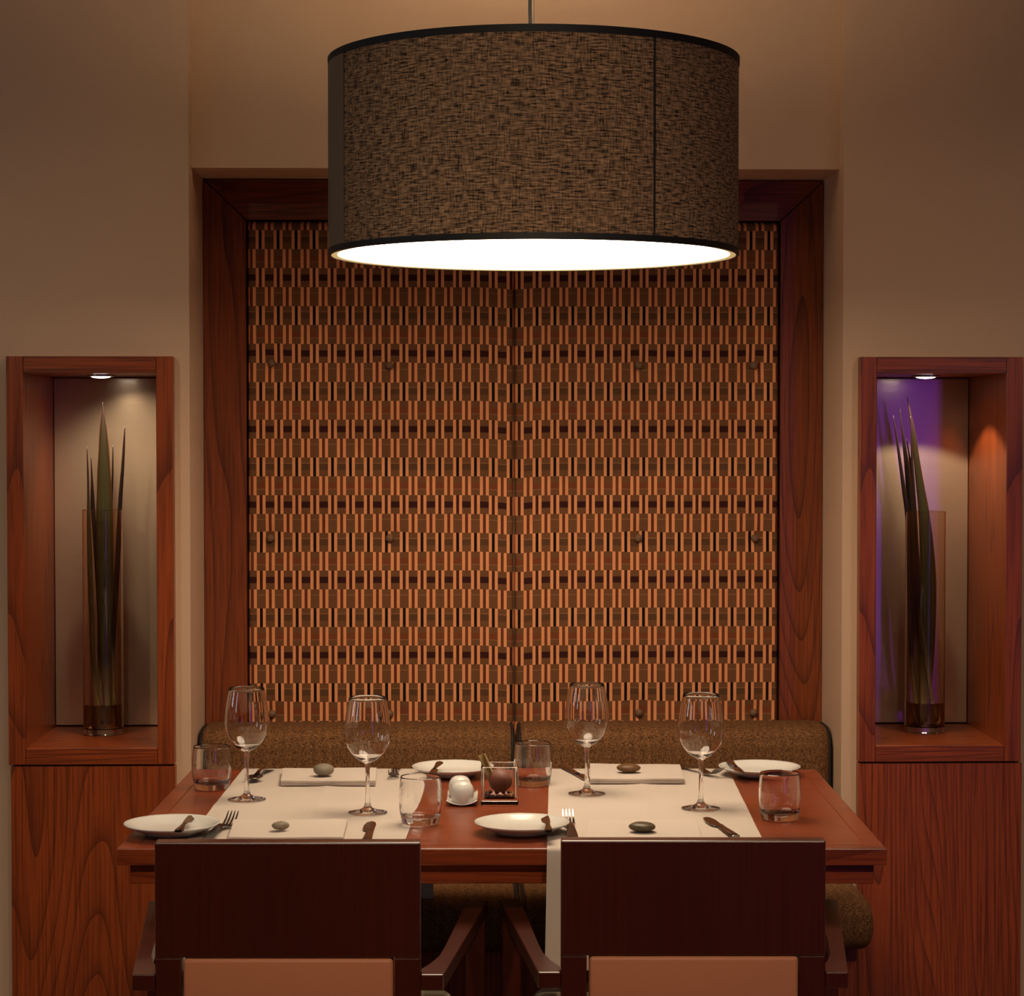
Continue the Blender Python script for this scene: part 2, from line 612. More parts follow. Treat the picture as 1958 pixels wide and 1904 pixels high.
def pier(name, x0, x1, nx, label):
    hx0, hx1, hz0, hz1 = nx[0] + 0.012, nx[1] - 0.012, NZ0 + 0.012, NZ1 - 0.012
    b = B()
    b.box(x0, hx0, 0, RY1, 0, CEIL)
    b.box(hx1, x1, 0, RY1, 0, CEIL)
    b.box(hx0, hx1, 0, RY1, 0, hz0)
    b.box(hx0, hx1, 0, RY1, hz1, CEIL)
    b.box(hx0, hx1, 0.40, RY1, hz0, hz1)
    return struct(b.build(name, 'wall'), label)


pier('wall_left', RX0, XL, NL, 'cream plaster pier wall around the left niche')
pier('wall_right', XR, RX1, NR, 'cream plaster pier wall around the right niche')
struct(B().box(XL, XR, 0.06, RY1, ZS, CEIL).build('wall_upper', 'wall'), 'cream plaster wall above the panelled recess')
struct(B().box(XL, XR, 0.33, RY1, 0, ZS).build('wall_back', 'wall'), 'plaster back wall of the recess')

# the rest of the dining room, behind the camera
struct(B().box(RX0 - 0.1, RX0, RY0, RY1, 0, CEIL).build('wall_side_left', 'room'))
struct(B().box(RX1, RX1 + 0.1, RY0, RY1, 0, CEIL).build('wall_side_right', 'room'))
struct(B().box(RX0, RX1, RY0 - 0.1, RY0, 0, CEIL).build('wall_front', 'room'))


def window(name, x, y0, y1, z0, z1, side):
    o = thing(name, (x, (y0 + y1) / 2, 0), 'daylit window of the dining room behind the viewer', 'window')
    o['kind'] = 'structure'
    del o['category']
    hw = (y1 - y0) / 2
    s = side * 0.03
    xs = sorted((0.0, s))
    for a, c in ((-hw - 0.05, -hw), (hw, hw + 0.05)):
        B().box(xs[0], xs[1], a, c, z0 - 0.05, z1 + 0.05).build('window_frame', 'frame_paint', o)
    for a, c in ((z0 - 0.05, z0), (z1, z1 + 0.05)):
        B().box(xs[0], xs[1], -hw, hw, a, c).build('window_frame', 'frame_paint', o)
    p = sorted((s * 0.3, s * 0.5))
    B().box(p[0], p[1], -hw, hw, z0, z1).build('pane', 'daylight', o)


window('window_1', RX0, -3.8, -3.35, 1.3, 2.1, 1)
window('window_2', RX0, -1.7, -1.25, 1.3, 2.1, 1)
window('window_3', RX1, -4.2, -3.85, 1.35, 1.9, -1)


def fill_light(x, y, aim, label, watts=SPOT_W, size=70, rad=0.06):  # unseen lamp added as fill for chairs, shade and piers
    t = thing('ceiling_fill_light', (x, y, CEIL), label, 'fill_light', 'added fill lamps behind the viewer')
    B().lathe([(0.045, 0.0), (0.06, 0.0), (0.06, -0.006), (0.047, -0.012), (0.045, 0.0)], 32).build('bezel', 'chrome', t, smooth=True, auto=40)
    B().lathe([(0.0, -0.004), (0.045, -0.004), (0.045, -0.002), (0, -0.002)], 24).build('lens', 'led', t)
    ld = bpy.data.lights.new('fill_spot', 'SPOT')
    ld.energy = watts
    ld.color = WARM
    ld.spot_size = math.radians(size)
    ld.spot_blend = 0.9
    ld.shadow_soft_size = rad
    lo = bpy.data.objects.new('fill_spot', ld)
    COL.objects.link(lo)
    lo.parent = t
    lo.location = (0, 0, -0.03)
    d = Vector(aim) - Vector((x, y, CEIL - 0.03))
    lo.rotation_euler = d.to_track_quat('-Z', 'Y').to_euler()


fill_light(-0.55, -3.9, (-0.2, -1.75, 0.6), 'added ceiling fill lamp left of the viewer', 95, 62)
fill_light(0.75, -3.9, (0.4, -1.75, 0.6), 'added ceiling fill lamp right of the viewer', 95, 62)
fill_light(0.0, -4.7, (0.13, -1.3, 1.98), 'added ceiling fill lamp above the viewer, turned towards the pendant lamp', 135, 16)
fill_light(-1.7, -2.6, (-1.1, 0.0, 0.7), 'added ceiling fill lamp out to the left side', 55, 60)
fill_light(2.0, -2.6, (1.3, 0.0, 0.7), 'added ceiling fill lamp out to the right side', 55, 60)

# purple light column at the bar, mirrored in the right niche
lc = thing('light_column', (2.375, -5.75, 0), 'tall purple glowing light column beyond the viewer on the right', 'light column')
B().lathe([(0, 0), (0.16, 0), (0.16, 0.25), (0, 0.25)], 32).build('plinth', 'frame_paint', lc, smooth=True, auto=40)
B().lathe([(0, 0.25), (0.15, 0.25), (0.15, 1.95), (0, 1.95)], 32).build('glowing_tube', 'purple', lc, smooth=True, auto=40)
B().lathe([(0, 1.95), (0.17, 1.95), (0.17, CEIL), (0, CEIL)], 32).build('top_cap', 'frame_paint', lc, smooth=True, auto=40)


# ------------------------------------------------------------------ wooden niches
def niche(x0, x1, label, mv):
    t = thing('display_niche', ((x0 + x1) / 2, 0, NZ0), label, 'niche', 'wooden display niches')
    h = (x1 - x0) / 2
    top = NZ1 - NZ0
    fb = 0.0                       # frame sits on the wall face
    for a, c in ((-h, -h + FW), (h - FW, h)):
        B().box(a, c, NFY, fb, 0, top, 0.0012).build('stile', mv, t)
    B().box(-h + FW + 0.0008, h - FW - 0.0008, NFY, fb, top - FW, top, 0.0012).build('rail', 'wood_h', t)
    B().box(-h + FW + 0.0008, h - FW - 0.0008, NFY, fb, 0, FW, 0.0012).build('rail', 'wood_h', t)
    th = 0.012
    B().box(-h + FW - th, -h + FW, fb, NBY + 0.02, FW - th, top - FW + th).build('side_panel', 'wood_v2', t)
    B().box(h - FW, h - FW + th, fb, NBY + 0.02, FW - th, top - FW + th).build('side_panel', 'wood_v2', t)
    B().box(-h + FW, h - FW, fb, NBY + 0.02, FW - th, FW).build('shelf', 'wood_h', t)
    B().box(-h + FW, h - FW, fb, NBY + 0.02, top - FW, top - FW + th).build('top_panel', 'wood_h', t)
    B().box(-h + FW + 0.002, h - FW - 0.002, NBY, NBY + 0.012, FW + 0.004, top - FW - 0.004).build('back_panel', 'niche_back', t)['label'] = 'brushed grey-beige reflective back panel'
    return t


niche(*NL, 'cherry wood display niche left of the booth, with leaf vase', 'wood_v')
niche(*NR, 'cherry wood display niche right of the booth, with purple reflection', 'wood_v')
SHELF = NZ0 + FW


def lower_panel(x0, x1, label, mv):
    o = B().box(-(x1 - x0) / 2, (x1 - x0) / 2, NFY + 0.004, 0.0, 0, NZ0 - 0.004, 0.0012).build('wall_panel', mv, None, ((x0 + x1) / 2, 0, 0))
    tag(o, label, 'wood panel', 'veneer panels below the niches')


lower_panel(NL[0] + 0.004, NL[1] + 0.001, 'red-brown veneer wall panel below the left niche', 'wood_v')
lower_panel(NR[0], NR[1] + 0.004, 'red-brown veneer wall panel below the right niche', 'wood_v2')


def niche_led(px, Y, label, watts, size, blend, aim=(0, 0)):
    zt = NZ1 - FW
    p = on_y(px, 714, Y)
    t = thing('niche_spotlight', (p.x, Y, zt), label, 'spotlight', 'niche spotlights')
    B().lathe([(0.026, 0.0), (0.034, 0.0), (0.034, -0.003), (0.027, -0.005), (0.026, 0.0)], 32).build('bezel', 'chrome', t, smooth=True, auto=40)
    B().lathe([(0.0, -0.0085), (0.014, -0.0078), (0.022, -0.006), (0.0255, -0.0025), (0, -0.0015)], 24).build('lens', 'led', t, smooth=True)
    ld = bpy.data.lights.new('niche_spot', 'SPOT')
    ld.energy = watts
    ld.color = (1.0, 0.84, 0.62)
    ld.spot_size = math.radians(size)
    ld.spot_blend = blend
    ld.shadow_soft_size = 0.02
    lo = bpy.data.objects.new('niche_spot', ld)
    COL.objects.link(lo)
    lo.parent = t
    lo.location = (0, 0, -0.012)
    lo.rotation_euler = Vector((aim[0], aim[1], -1)).to_track_quat('-Z', 'Y').to_euler()


niche_led(193, 0.13, 'small recessed spotlight in the ceiling of the left niche', NICHE_W * 1.2, 125, 1.0, (0.22, 0.40))
niche_led(1770, 0.13, 'small recessed spotlight in the ceiling of the right niche', NICHE_W * 1.15, 112, 0.12)

# ------------------------------------------------------------------ feature panel
FY0, FY1 = 0.28, 0.33
fx0, fx1 = XL + 0.001, XR - 0.001
ix0, ix1 = -0.532, 0.801
ftop, itop, fbot = ZS - 0.002, 2.006, 0.02
fr = thing('panel_frame', ((fx0 + fx1) / 2, FY1, fbot), 'dark cherry mitred frame around the patterned upholstered panel', 'frame')
ox, oz = fr.location.x, fr.location.z
g = 0.0012


def frame_part(name, poly, mat):
    B().prism([(p[0] - ox, p[1] - oz) for p in poly], 'y', FY0 - FY1, -0.0005, 0.0012).build(name, mat, fr)


frame_part('stile', [(fx0, fbot), (ix0, fbot), (ix0, itop - g), (fx0, ftop - g)], 'wood_frame')
frame_part('stile', [(ix1, fbot), (fx1, fbot), (fx1, ftop - g), (ix1, itop - g)], 'wood_frame')
frame_part('rail', [(ix0 + g, itop), (ix1 - g, itop), (fx1 - g, ftop), (fx0 + g, ftop)], 'wood_frame_h')

PYF = 0.287                      # front of the padding
ZREF = 1.839
PER = 0.04455
ROW = 0.04706
pz0, pz1 = 0.45, itop - 0.002
BUT = [(519, 694), (745, 699), (1222, 699), (1442, 699), (517, 1029), (745, 1029), (1221, 1029), (1444, 1029), (520, 1365), (745, 1365), (1222, 1363), (1441, 1363)]
BPT = [on_y(px, py, PYF) for px, py in BUT]


def pad(x0, x1, mat, label, seam_right):
    bs = [p for p in BPT if x0 < p.x < x1]
    t = thing('upholstered_panel', ((x0 + x1) / 2, FY1, pz0), label, 'upholstered panel', 'patterned upholstered panels')

    def surf(u, v):
        x = x0 + (x1 - x0) * u
        z = pz1 + (pz0 - pz1) * v
        dx = min(x - x0, x1 - x)
        dz = min(pz1 - z, 0.2)
        e = min(dx, dz)
        y = PYF + 0.022 * (1 - min(1, e / 0.005)) ** 2.0
        for p in bs:
            d2 = (x - p.x) ** 2 + (z - p.z) ** 2
            y += 0.008 * math.exp(-d2 / (2 * 0.020 ** 2)) + 0.003 * math.exp(-d2 / (2 * 0.07 ** 2))
        # soft horizontal pull between the buttons of one row
        return (x - t.location.x, y - t.location.y, z - t.location.z)

    def uvf(u, v):
        x = x0 + (x1 - x0) * u
        z = pz1 + (pz0 - pz1) * v
        ds = (x1 - x) if seam_right else (x - x0)
        sag = -0.10 * math.exp(-(ds / 0.05) ** 2)
        for p in bs:
            d2 = (x - p.x) ** 2 + (z - p.z) ** 2
            sag += 0.10 * math.exp(-d2 / (2 * 0.03 ** 2)) * (1 if z > p.z else -1) * min(1, abs(z - p.z) / 0.01)
        return ((x - x0) / PER, (ZREF - z) / ROW + sag)
    pd = B().grid(150, 150, surf, uvf).build('padding', mat, t, smooth=True, recalc=True)
    for p in bs:
        yb = PYF + 0.009
        B().ball((0, 0, 0), 0.0105, 2, (1, 0.8, 1)).build('button', 'button', pd, (p.x - t.location.x, yb - t.location.y - 0.006, p.z - t.location.z), smooth=True)


SX = 0.1350
pad(ix0 + 0.002, SX - 0.0012, 'pat_l', 'left half of the orange and brown checked wall padding', True)
pad(SX + 0.0012, ix1 - 0.002, 'pat_r', 'right half of the orange and brown checked wall padding', False)

# ------------------------------------------------------------------ banquette
CZ1 = 0.762
SEATZ = 0.468


def cushion(name, x0, x1, prof, mat, label, cat, group, pipe_end):
    """prof: closed (y, z) outline; ends slightly rounded"""
    cx = (x0 + x1) / 2
    cy = sum(p[0] for p in prof) / len(prof)
    cz = sum(p[1] for p in prof) / len(prof)
    zb = min(p[1] for p in prof)
    t = thing(name, (cx, cy, zb), label, cat, group)
    h = (x1 - x0) / 2
    secs = []
    ER = 0.028
    for k in range(7):
        a = k / 6 * PI / 2
        secs.append((-h + ER * (1 - math.sin(a)), 1 - ER * (1 - math.cos(a)) * 0 - (1 - math.sin(a)) * 0))
    b = B()
    xs, ins = [], []
    for k in range(7):
        a = k / 6 * PI / 2
        xs.append(-h + ER * (1 - math.cos(a)) if False else -h + ER * (1 - math.sin(PI / 2 - a)))
        ins.append(ER * (1 - math.sin(a)))
    m = 10
    full = [(x, i) for x, i in zip(xs, ins)] + [(-h + ER + (2 * h - 2 * ER) * k / m, 0.0) for k in range(1, m)] + [(-x, i) for x, i in zip(reversed(xs), reversed(ins))]
    hy = max(p[0] for p in prof) - min(p[0] for p in prof)
    hz = max(p[1] for p in prof) - min(p[1] for p in prof)
    my = (max(p[0] for p in prof) + min(p[0] for p in prof)) / 2
    mz = (max(p[1] for p in prof) + min(p[1] for p in prof)) / 2
    rings = []
    for x, i in full:
        sy, sz = (hy / 2 - i) / (hy / 2), (hz / 2 - i) / (hz / 2)
        rings.append([b.bm.verts.new((x, my + (p[0] - my) * sy - cy, mz + (p[1] - mz) * sz - zb)) for p in prof])
    n = len(prof)
    for A, C in zip(rings, rings[1:]):
        for k in range(n):
            b.bm.faces.new((A[k], A[(k + 1) % n], C[(k + 1) % n], C[k]))
    b.bm.faces.new(rings[0])
    b.bm.faces.new(rings[-1])
    cover = b.build('cushion_cover', mat, t, smooth=True, auto=50)
    for s in (-1, 1):
        if s in pipe_end:
            i, x = 0.010, s * (h - 0.008)
            sy, sz = (hy / 2 - i + 0.002) / (hy / 2), (hz / 2 - i + 0.002) / (hz / 2)
            B().ring_tube([(x, my + (p[0] - my) * sy - cy, mz + (p[1] - mz) * sz - zb) for p in prof], 0.0045).build('piping', 'welt', cover, smooth=True)
    return t


def rr(y0, y1, z0, z1, rad, seg=6):
    """rounded rectangle outline; rad per corner: (y0z0, y1z0, y1z1, y0z1)"""
    out = []
    for (cy, cz, r, a0) in ((y0 + rad[0], z0 + rad[0], rad[0], PI), (y1 - rad[1], z0 + rad[1], rad[1], 1.5 * PI), (y1 - rad[2], z1 - rad[2], rad[2], 0), (y0 + rad[3], z1 - rad[3], rad[3], 0.5 * PI)):
        for k in range(seg + 1):
            a = a0 + k / seg * PI / 2
            out.append((cy + r * math.cos(a), cz + r * math.sin(a)))
    return out


bprof = rr(0.095, 0.262, SEATZ + 0.001, CZ1, (0.02, 0.01, 0.03, 0.055))
cushion('back_cushion', XL + 0.002, SX - 0.001, bprof, 'tweed', 'left brown tweed backrest cushion of the booth bench', 'cushion', 'booth backrest cushions', (-1, 1))
cushion('back_cushion', SX + 0.001, XR - 0.002, bprof, 'tweed', 'right brown tweed backrest cushion of the booth bench', 'cushion', 'booth backrest cushions', (-1, 1))
sprof = rr(-0.52, 0.262, 0.358, SEATZ, (0.04, 0.01, 0.01, 0.055))
cushion('seat_cushion', XL + 0.004, SX - 0.006, sprof, 'tweed', 'left brown tweed seat cushion of the booth bench', 'cushion', 'booth seat cushions', (1,))
cushion('seat_cushion', SX - 0.004, 0.893, sprof, 'tweed', 'right brown tweed seat cushion of the booth bench', 'cushion', 'booth seat cushions', (-1,))
bb = thing('bench_base', ((XL + 0.87) / 2, -0.1, 0), 'cherry veneer base box under the booth seat cushions', 'bench base')
hb = (0.87 - XL) / 2 - 0.002
B().box(-hb, 0.235, -0.34, 0.36, 0.06, 0.358, 0.002).build('carcass', 'wood_v', bb)
B().box(0.238, hb, -0.34, 0.36, 0.06, 0.358, 0.002).build('carcass', 'wood_v2', bb)
B().box(-hb + 0.03, hb - 0.03, -0.30, 0.36, 0.0, 0.06).build('plinth', 'black', bb)

# ------------------------------------------------------------------ pendant lamp
lp = on_y(1020, 490, -0.9)
LR = 0.398
LZ0, LZ1 = 1.822, 2.200
lamp = thing('pendant_lamp', (lp.x, -0.9, LZ0), 'large drum pendant lamp with brown linen shade and opal diffuser', 'pendant lamp')
LH = LZ1 - LZ0
seg = 128
b = B()
b.grid(seg, 6, lambda u, v: (LR * math.cos(2 * PI * u), LR * math.sin(2 * PI * u), LH * v), lambda u, v: (u * 2 * PI * LR, v * LH))
bmesh.ops.remove_doubles(b.bm, verts=b.bm.verts[:], dist=1e-5)
b.build('shade', 'shade', lamp, smooth=True)
b = B()
b.lathe([(LR - 0.003, 0.0), (LR - 0.003, LH)], seg).build('lining', 'lining', lamp, smooth=True)
b = B()
b.lathe([(LR - 0.004, LH - 0.013), (LR + 0.0015, LH - 0.013), (LR + 0.002, LH), (LR - 0.004, LH + 0.001), (LR - 0.004, LH - 0.013)], seg).build('top_trim', 'black', lamp, smooth=True, auto=40)
b = B()
b.lathe([(LR - 0.004, -0.001), (LR + 0.002, 0.0), (LR + 0.0015, 0.011), (LR - 0.004, 0.011), (LR - 0.004, -0.001)], seg).build('bottom_trim', 'black', lamp, smooth=True, auto=40)
B().lathe([(LR - 0.0045, 0.0), (LR - 0.016, 0.001), (LR - 0.016, 0.006), (LR - 0.0045, 0.006), (LR - 0.0045, 0.0)], seg).build('diffuser_ring', 'cream_rim', lamp, smooth=True, auto=40)
B().lathe([(0.0, 0.003), (LR - 0.0165, 0.003), (LR - 0.0165, 0.0055), (0.0, 0.0055)], seg).build('diffuser', 'diff', lamp)
# sewn seam and the overlap of the cloth
a0 = -math.acos((1222 - 1020) / 390.0)
B().tube([((LR + 0.0005) * math.cos(a0), (LR + 0.0005) * math.sin(a0), 0.011 + (LH - 0.024) * k / 8) for k in range(9)], 0.0022, 6).build('seam', 'black', lamp)
a1, a2 = PI + math.acos(352 / 390.0), PI - 0.5
b = B()
b.grid(20, 2, lambda u, v: ((LR + 0.0012) * math.cos(a1 + (a2 - a1) * u), (LR + 0.0012) * math.sin(a1 + (a2 - a1) * u), 0.011 + (LH - 0.024) * v))
b.build('cloth_overlap', 'shade_plain', lamp, smooth=True)
# hub, spokes, cord, ceiling rose
B().lathe([(0, LH - 0.06), (0.025, LH - 0.06), (0.025, LH - 0.02), (0.012, LH - 0.01), (0.012, LH + 0.01), (0, LH + 0.01)], 24).build('hub', 'chrome', lamp, smooth=True, auto=40)
for k in range(3):
    a = k * 2 * PI / 3 + 0.4
    B().tube([(0.02 * math.cos(a), 0.02 * math.sin(a), LH - 0.03), ((LR - 0.004) * math.cos(a), (LR - 0.004) * math.sin(a), LH - 0.008)], 0.003, 8).build('spoke', 'chrome', lamp)
ctop = CEIL - LZ0
B().lathe(smooth_prof([(0, 0.20), (0.012, 0.202), (0.028, 0.225), (0.03, 0.245), (0.018, 0.285), (0.013, 0.32), (0, 0.325)], 3), 24).build('bulb', 'bulb', lamp, smooth=True)
bl = bpy.data.lights.new('bulb_light', 'POINT')
bl.energy = BULB_W
bl.color = WARM
bl.shadow_soft_size = 0.034
blo = bpy.data.objects.new('bulb_light', bl)
COL.objects.link(blo)
blo.parent = lamp
blo.location = (0, 0, 0.16)
B().tube([(-0.003, 0, LH + 0.005), (-0.004, 0, LH + 0.03), (-0.006, 0, LH + 0.06), (-0.007, 0, LH + 0.1), (-0.006, 0, LH + 0.2), (0, 0, ctop - 0.03)], 0.0036, 10).build('cord', 'cord', lamp, smooth=True)
B().tube([(0.001, 0, LH + 0.005), (0.001, 0, ctop - 0.03)], 0.0009, 6).build('suspension_wire', 'wire', lamp)
B().lathe([(0, ctop - 0.035), (0.045, ctop - 0.03), (0.055, ctop), (0, ctop)], 32).build('ceiling_rose', 'chrome', lamp, smooth=True, auto=40)

# ------------------------------------------------------------------ dining table
TZ = 0.75
TROT = -YAW
TX, TY = 0.083, -0.922
TW, TD = 1.350, 0.902
tab = thing('dining_table', (TX, TY, 0), 'cherry wood dining table laid for four in the booth', 'table', None, TROT)
hw, hd = TW / 2, TD / 2
th = 0.030
lip = 0.034
B().box(-hw + lip + 0.0006, hw - lip - 0.0006, -hd + lip + 0.0006, hd - lip - 0.0006, TZ - th, TZ).build('tabletop', 'table', tab)


def lipping(poly, mat):
    B().prism(poly, 'z', TZ - th, TZ, 0.002, 2).build('edge_strip', mat, tab)


lipping([(-hw, -hd), (hw, -hd), (hw - lip, -hd + lip), (-hw + lip, -hd + lip)], 'table_edge')
lipping([(hw, hd), (-hw, hd), (-hw + lip, hd - lip), (hw - lip, hd - lip)], 'table_edge')
lipping([(hw, -hd), (hw, hd), (hw - lip, hd - lip), (hw - lip, -hd + lip)], 'table_edge')
lipping([(-hw, hd), (-hw, -hd), (-hw + lip, -hd + lip), (-hw + lip, hd - lip)], 'table_edge')
ah, ad, az0, az1 = hw - 0.020, hd - 0.020, 0.684, TZ - th
B().box(-ah, ah, -ad, -ad + 0.02, az0, az1, 0.001).build('apron', 'table_edge', tab)
B().box(-ah, ah, ad - 0.02, ad, az0, az1, 0.001).build('apron', 'table_edge', tab)
B().box(-ah, -ah + 0.02, -ad + 0.02, ad - 0.02, az0, az1, 0.001).build('apron', 'table_edge', tab)
B().box(ah - 0.02, ah, -ad + 0.02, ad - 0.02, az0, az1, 0.001).build('apron', 'table_edge', tab)
for sx in (-0.36, 0.36):
    B().box(sx - 0.05, sx + 0.05, -0.05, 0.05, 0.03, az1 - 0.001, 0.004).build('column', 'oxblood', tab)
    B().box(sx - 0.06, sx + 0.06, -0.33, 0.33, 0.0, 0.03, 0.004).build('foot', 'oxblood', tab)
tmat = Matrix.Translation((TX, TY, 0)) @ Matrix.Rotation(TROT, 4, 'Z')
tinv = tmat.inverted()


# ------------------------------------------------------------------ armchairs
def armchair(x, y, label, wd=0.418):
    t = thing('dining_armchair', (x, y, 0), label, 'armchair', 'armchairs in front of the table', TROT)
    hb_ = wd / 2
    zt, za = 0.835, 0.626
    # back: wooden board with opening for the pad
    pw, pz = hb_ - 0.041, 0.652
    B().box(-hb_, hb_, 0, 0.032, pz, zt, 0.0025, 2).build('back_board', 'oxblood', t)
    for s in (-1, 1):
        B().box(*sorted((s * pw, s * hb_)), 0, 0.032, 0.0, pz - 0.0003, 0.002).build('rear_leg', 'oxblood', t)
    B().box(-pw, pw, 0.001, 0.031, 0.40, 0.46, 0.002).build('back_rail', 'oxblood', t)
    B().box(-pw + 0.004, pw - 0.002, -0.004, 0.045, 0.462, pz - 0.001, 0.006, 3).build('back_pad', 'tan', t, smooth=True, auto=40)['label'] = 'tan leather back pad'
    # arms splay outwards towards the table
    far = 0.545
    for s in (-1, 1):
        on, of = hb_ + 0.036, hb_ + 0.100
        poly = [(hb_ + 0.0005, 0.0), (on, 0.0), (of, far), (of - 0.038, far), (hb_ + 0.034, 0.20), (hb_ + 0.026, 0.125), (hb_ + 0.016, 0.075), (hb_ + 0.0005, 0.042)]
        B().prism([(s * p[0], p[1]) for p in poly], 'z', za - 0.026, za, 0.002, 2).build('arm', 'oxblood', t)
        lx = s * (of - 0.022)
        B().prism([(lx - 0.017, far - 0.05), (lx + 0.017, far - 0.05), (lx + 0.017, far - 0.006), (lx - 0.017, far - 0.006)], 'z', 0, za - 0.0265, 0.002).build('front_leg', 'oxblood', t)
    # seat
    sp = []
    fw, rw, y0, y1, r = hb_ + 0.040, hb_ - 0.02, 0.048, 0.485, 0.05
    for k in range(7):
        a = k / 6 * PI / 2
        sp.append((fw - r + r * math.sin(a), y1 - r + r * math.cos(a)))
    full = [(rw, y0)] + list(reversed(sp)) + [(-p[0], p[1]) for p in sp] + [(-rw, y0)]
    B().prism(full, 'z', 0.400, 0.487, 0.02, 4).build('seat', 'seat', t, smooth=True, auto=50)['label'] = 'cream leather seat'
    for s in (-1, 1):
        B().prism([(s * (rw - 0.02), 0.033), (s * (rw + 0.015), 0.033), (s * (of_ := fw + 0.0), far - 0.06), (s * (fw - 0.03), far - 0.06)], 'z', 0.35, 0.399).build('seat_rail', 'oxblood', t)
    return t


armchair(-0.272, -1.760, 'dark oxblood armchair with tan back pad, left of the two')
armchair(0.3675, -1.760, 'dark oxblood armchair with tan back pad, right of the two')


# ------------------------------------------------------------------ table runners
def runner(bl, br, fl, fr_, flare_l, flare_r, hang_f, hang_b, label):
    """corner pixels on the table top; hangs over both long edges"""
    P = [tinv @ on_z(*p, TZ) for p in (bl, br, fl, fr_)]
    yb, yf = hd + 0.003, -hd - 0.003
    zt = TZ + 0.0014

    def edge(a, c, y):
        k = (y - a.y) / (c.y - a.y)
        return a.x + (c.x - a.x) * k
    path = []                                        # (y, z, t) t: 0 on top
    for k in range(7):
        path.append((yb + 0.004, TZ - hang_b * (1 - k / 6) - 0.004, 'b', (1 - k / 6)))
    for k in range(61):
        path.append((yb + (yf - yb) * k / 60, zt, 't', 0))
    for k in range(9):
        path.append((yf - 0.004 - 0.012 * math.sin(k / 8 * 1.6), TZ - 0.004 - hang_f * k / 8, 'f', k / 8))
    b = B()
    n = 16

    def fn(u, v):
        y, z, kind, t_ = path[int(round(v * (len(path) - 1)))]
        yc = max(min(y, yb), yf)
        x0, x1 = edge(P[0], P[2], yc), edge(P[1], P[3], yc)
        if kind == 'f':
            x0 += flare_l * t_
            x1 += flare_r * t_
            y -= 0.004 * math.sin(u * 9) * t_
        x = x0 + (x1 - x0) * u
        if kind == 't':
            z += 0.0005 * (0.5 + 0.5 * math.sin(u * 23 + y * 9)) * math.sin(y * 14) ** 2
            z += 0.0022 * math.exp(-abs(u - 0.5) / 0.045) + 0.0022 * math.exp(-abs(y + 0.02) / 0.018)
        return (x, y, z)
    b.grid(n * 5, len(path) - 1, fn)
    b.solidify(0.0009)
    o = b.build('table_runner', 'linen', None, (TX, TY, 0), TROT, smooth=True, auto=60)
    tag(o, label, 'table runner', 'white table runners')


runner((465, 1471), (828, 1471), (346, 1620), (770, 1620), -0.038, 0.0, 0.205, 0.28, 'white linen runner across the left half of the table')
runner((1050, 1471), (1392, 1471), (1046, 1620), (1465, 1620), -0.004, 0.01, 0.205, 0.28, 'white linen runner across the right half of the table')
MZ = TZ + 0.0034                      # top of the runner cloth


# ------------------------------------------------------------------ napkins and pebbles
def napkin(px, label, thick=0.011):
    P = [on_z(p[0], p[1], MZ + thick) for p in px]       # bl, br, fr, fl
    c = sum(P, Vector()) / 4
    t = thing('napkin', (c.x, c.y, MZ), label, 'napkin', 'folded white napkins')
    L = 3
    for k in range(L):
        z0, z1 = thick * k / L + 0.0003, thick * (k + 1) / L - 0.0003
        sh = 0.0015 * (k - 1)
        b = B()
        lo = [(p.x - c.x, p.y - c.y - sh) for p in P]
        nx = 14

        def fn(u, v, z):
            a = Vector(lo[0]).lerp(Vector(lo[1]), u)
            d = Vector(lo[3]).lerp(Vector(lo[2]), u)
            q = a.lerp(d, v)
            w = 0.0007 * math.sin(u * 7 + k) * (k / L)
            return (q.x, q.y, z + w)
        b.grid(nx, 6, lambda u, v: fn(u, v, z1))
        b.solidify(z1 - z0)
        b.build('fold', 'linen2', t, smooth=True, auto=60)
    return c, MZ + thick


def pebble(px, py, zb, sx, sy, sz, mat, label, rot=0.0, lump=0.08):
    p = on_z(px, py, zb)
    b = B().ball((0, 0, 0), 1.0, 3)
    s1, s2 = random.random() * 6, random.random() * 6
    for v in b.bm.verts:
        k = 1 + lump * math.sin(v.co.x * 2 + s1) + lump * 0.7 * math.sin(v.co.y * 3 + v.co.x * 1.5 + s2)
        v.co = Vector((v.co.x * sx * k, v.co.y * sy * k, v.co.z * sz * (1 + lump * 0.4 * math.sin(v.co.x * 2 + s2))))
    zm = min(v.co.z for v in b.bm.verts)
    for v in b.bm.verts:
        v.co.z -= zm
    o = b.build('pebble', mat, None, (p.x, p.y, zb), rot, smooth=True)
    tag(o, label, 'pebble', 'pebbles on the napkins')


napkin([(541, 1468), (720, 1467), (718, 1492), (537, 1492)], 'folded white napkin under the grey pebble, far left setting')
napkin([(448, 1566), (664, 1565), (656, 1600), (437, 1600)], 'folded white napkin under the small tan pebble, near left setting')
napkin([(1128, 1459), (1300, 1461), (1308, 1488), (1128, 1488)], 'folded white napkin under the brown pebble, far right setting')
napkin([(1127, 1566), (1330, 1566), (1341, 1601), (1121, 1601)], 'folded white napkin under the dark olive pebble, near right setting')
nz = MZ + 0.0120
pebble(619, 1483, nz, 0.022, 0.017, 0.0125, 'stone_grey', 'rounded grey pebble on the far left napkin', 0.1)
pebble(537, 1587, nz, 0.015, 0.013, 0.008, 'stone_tan', 'small tan-grey pebble on the near left napkin', 0.25, 0.14)
pebble(1204, 1476, nz, 0.025, 0.018, 0.009, 'stone_brown', 'flat brown pebble on the far right napkin', 0.0)
pebble(1227, 1589, nz, 0.0245, 0.021, 0.0085, 'stone_olive', 'oval dark olive pebble on the near right napkin', 0.05)

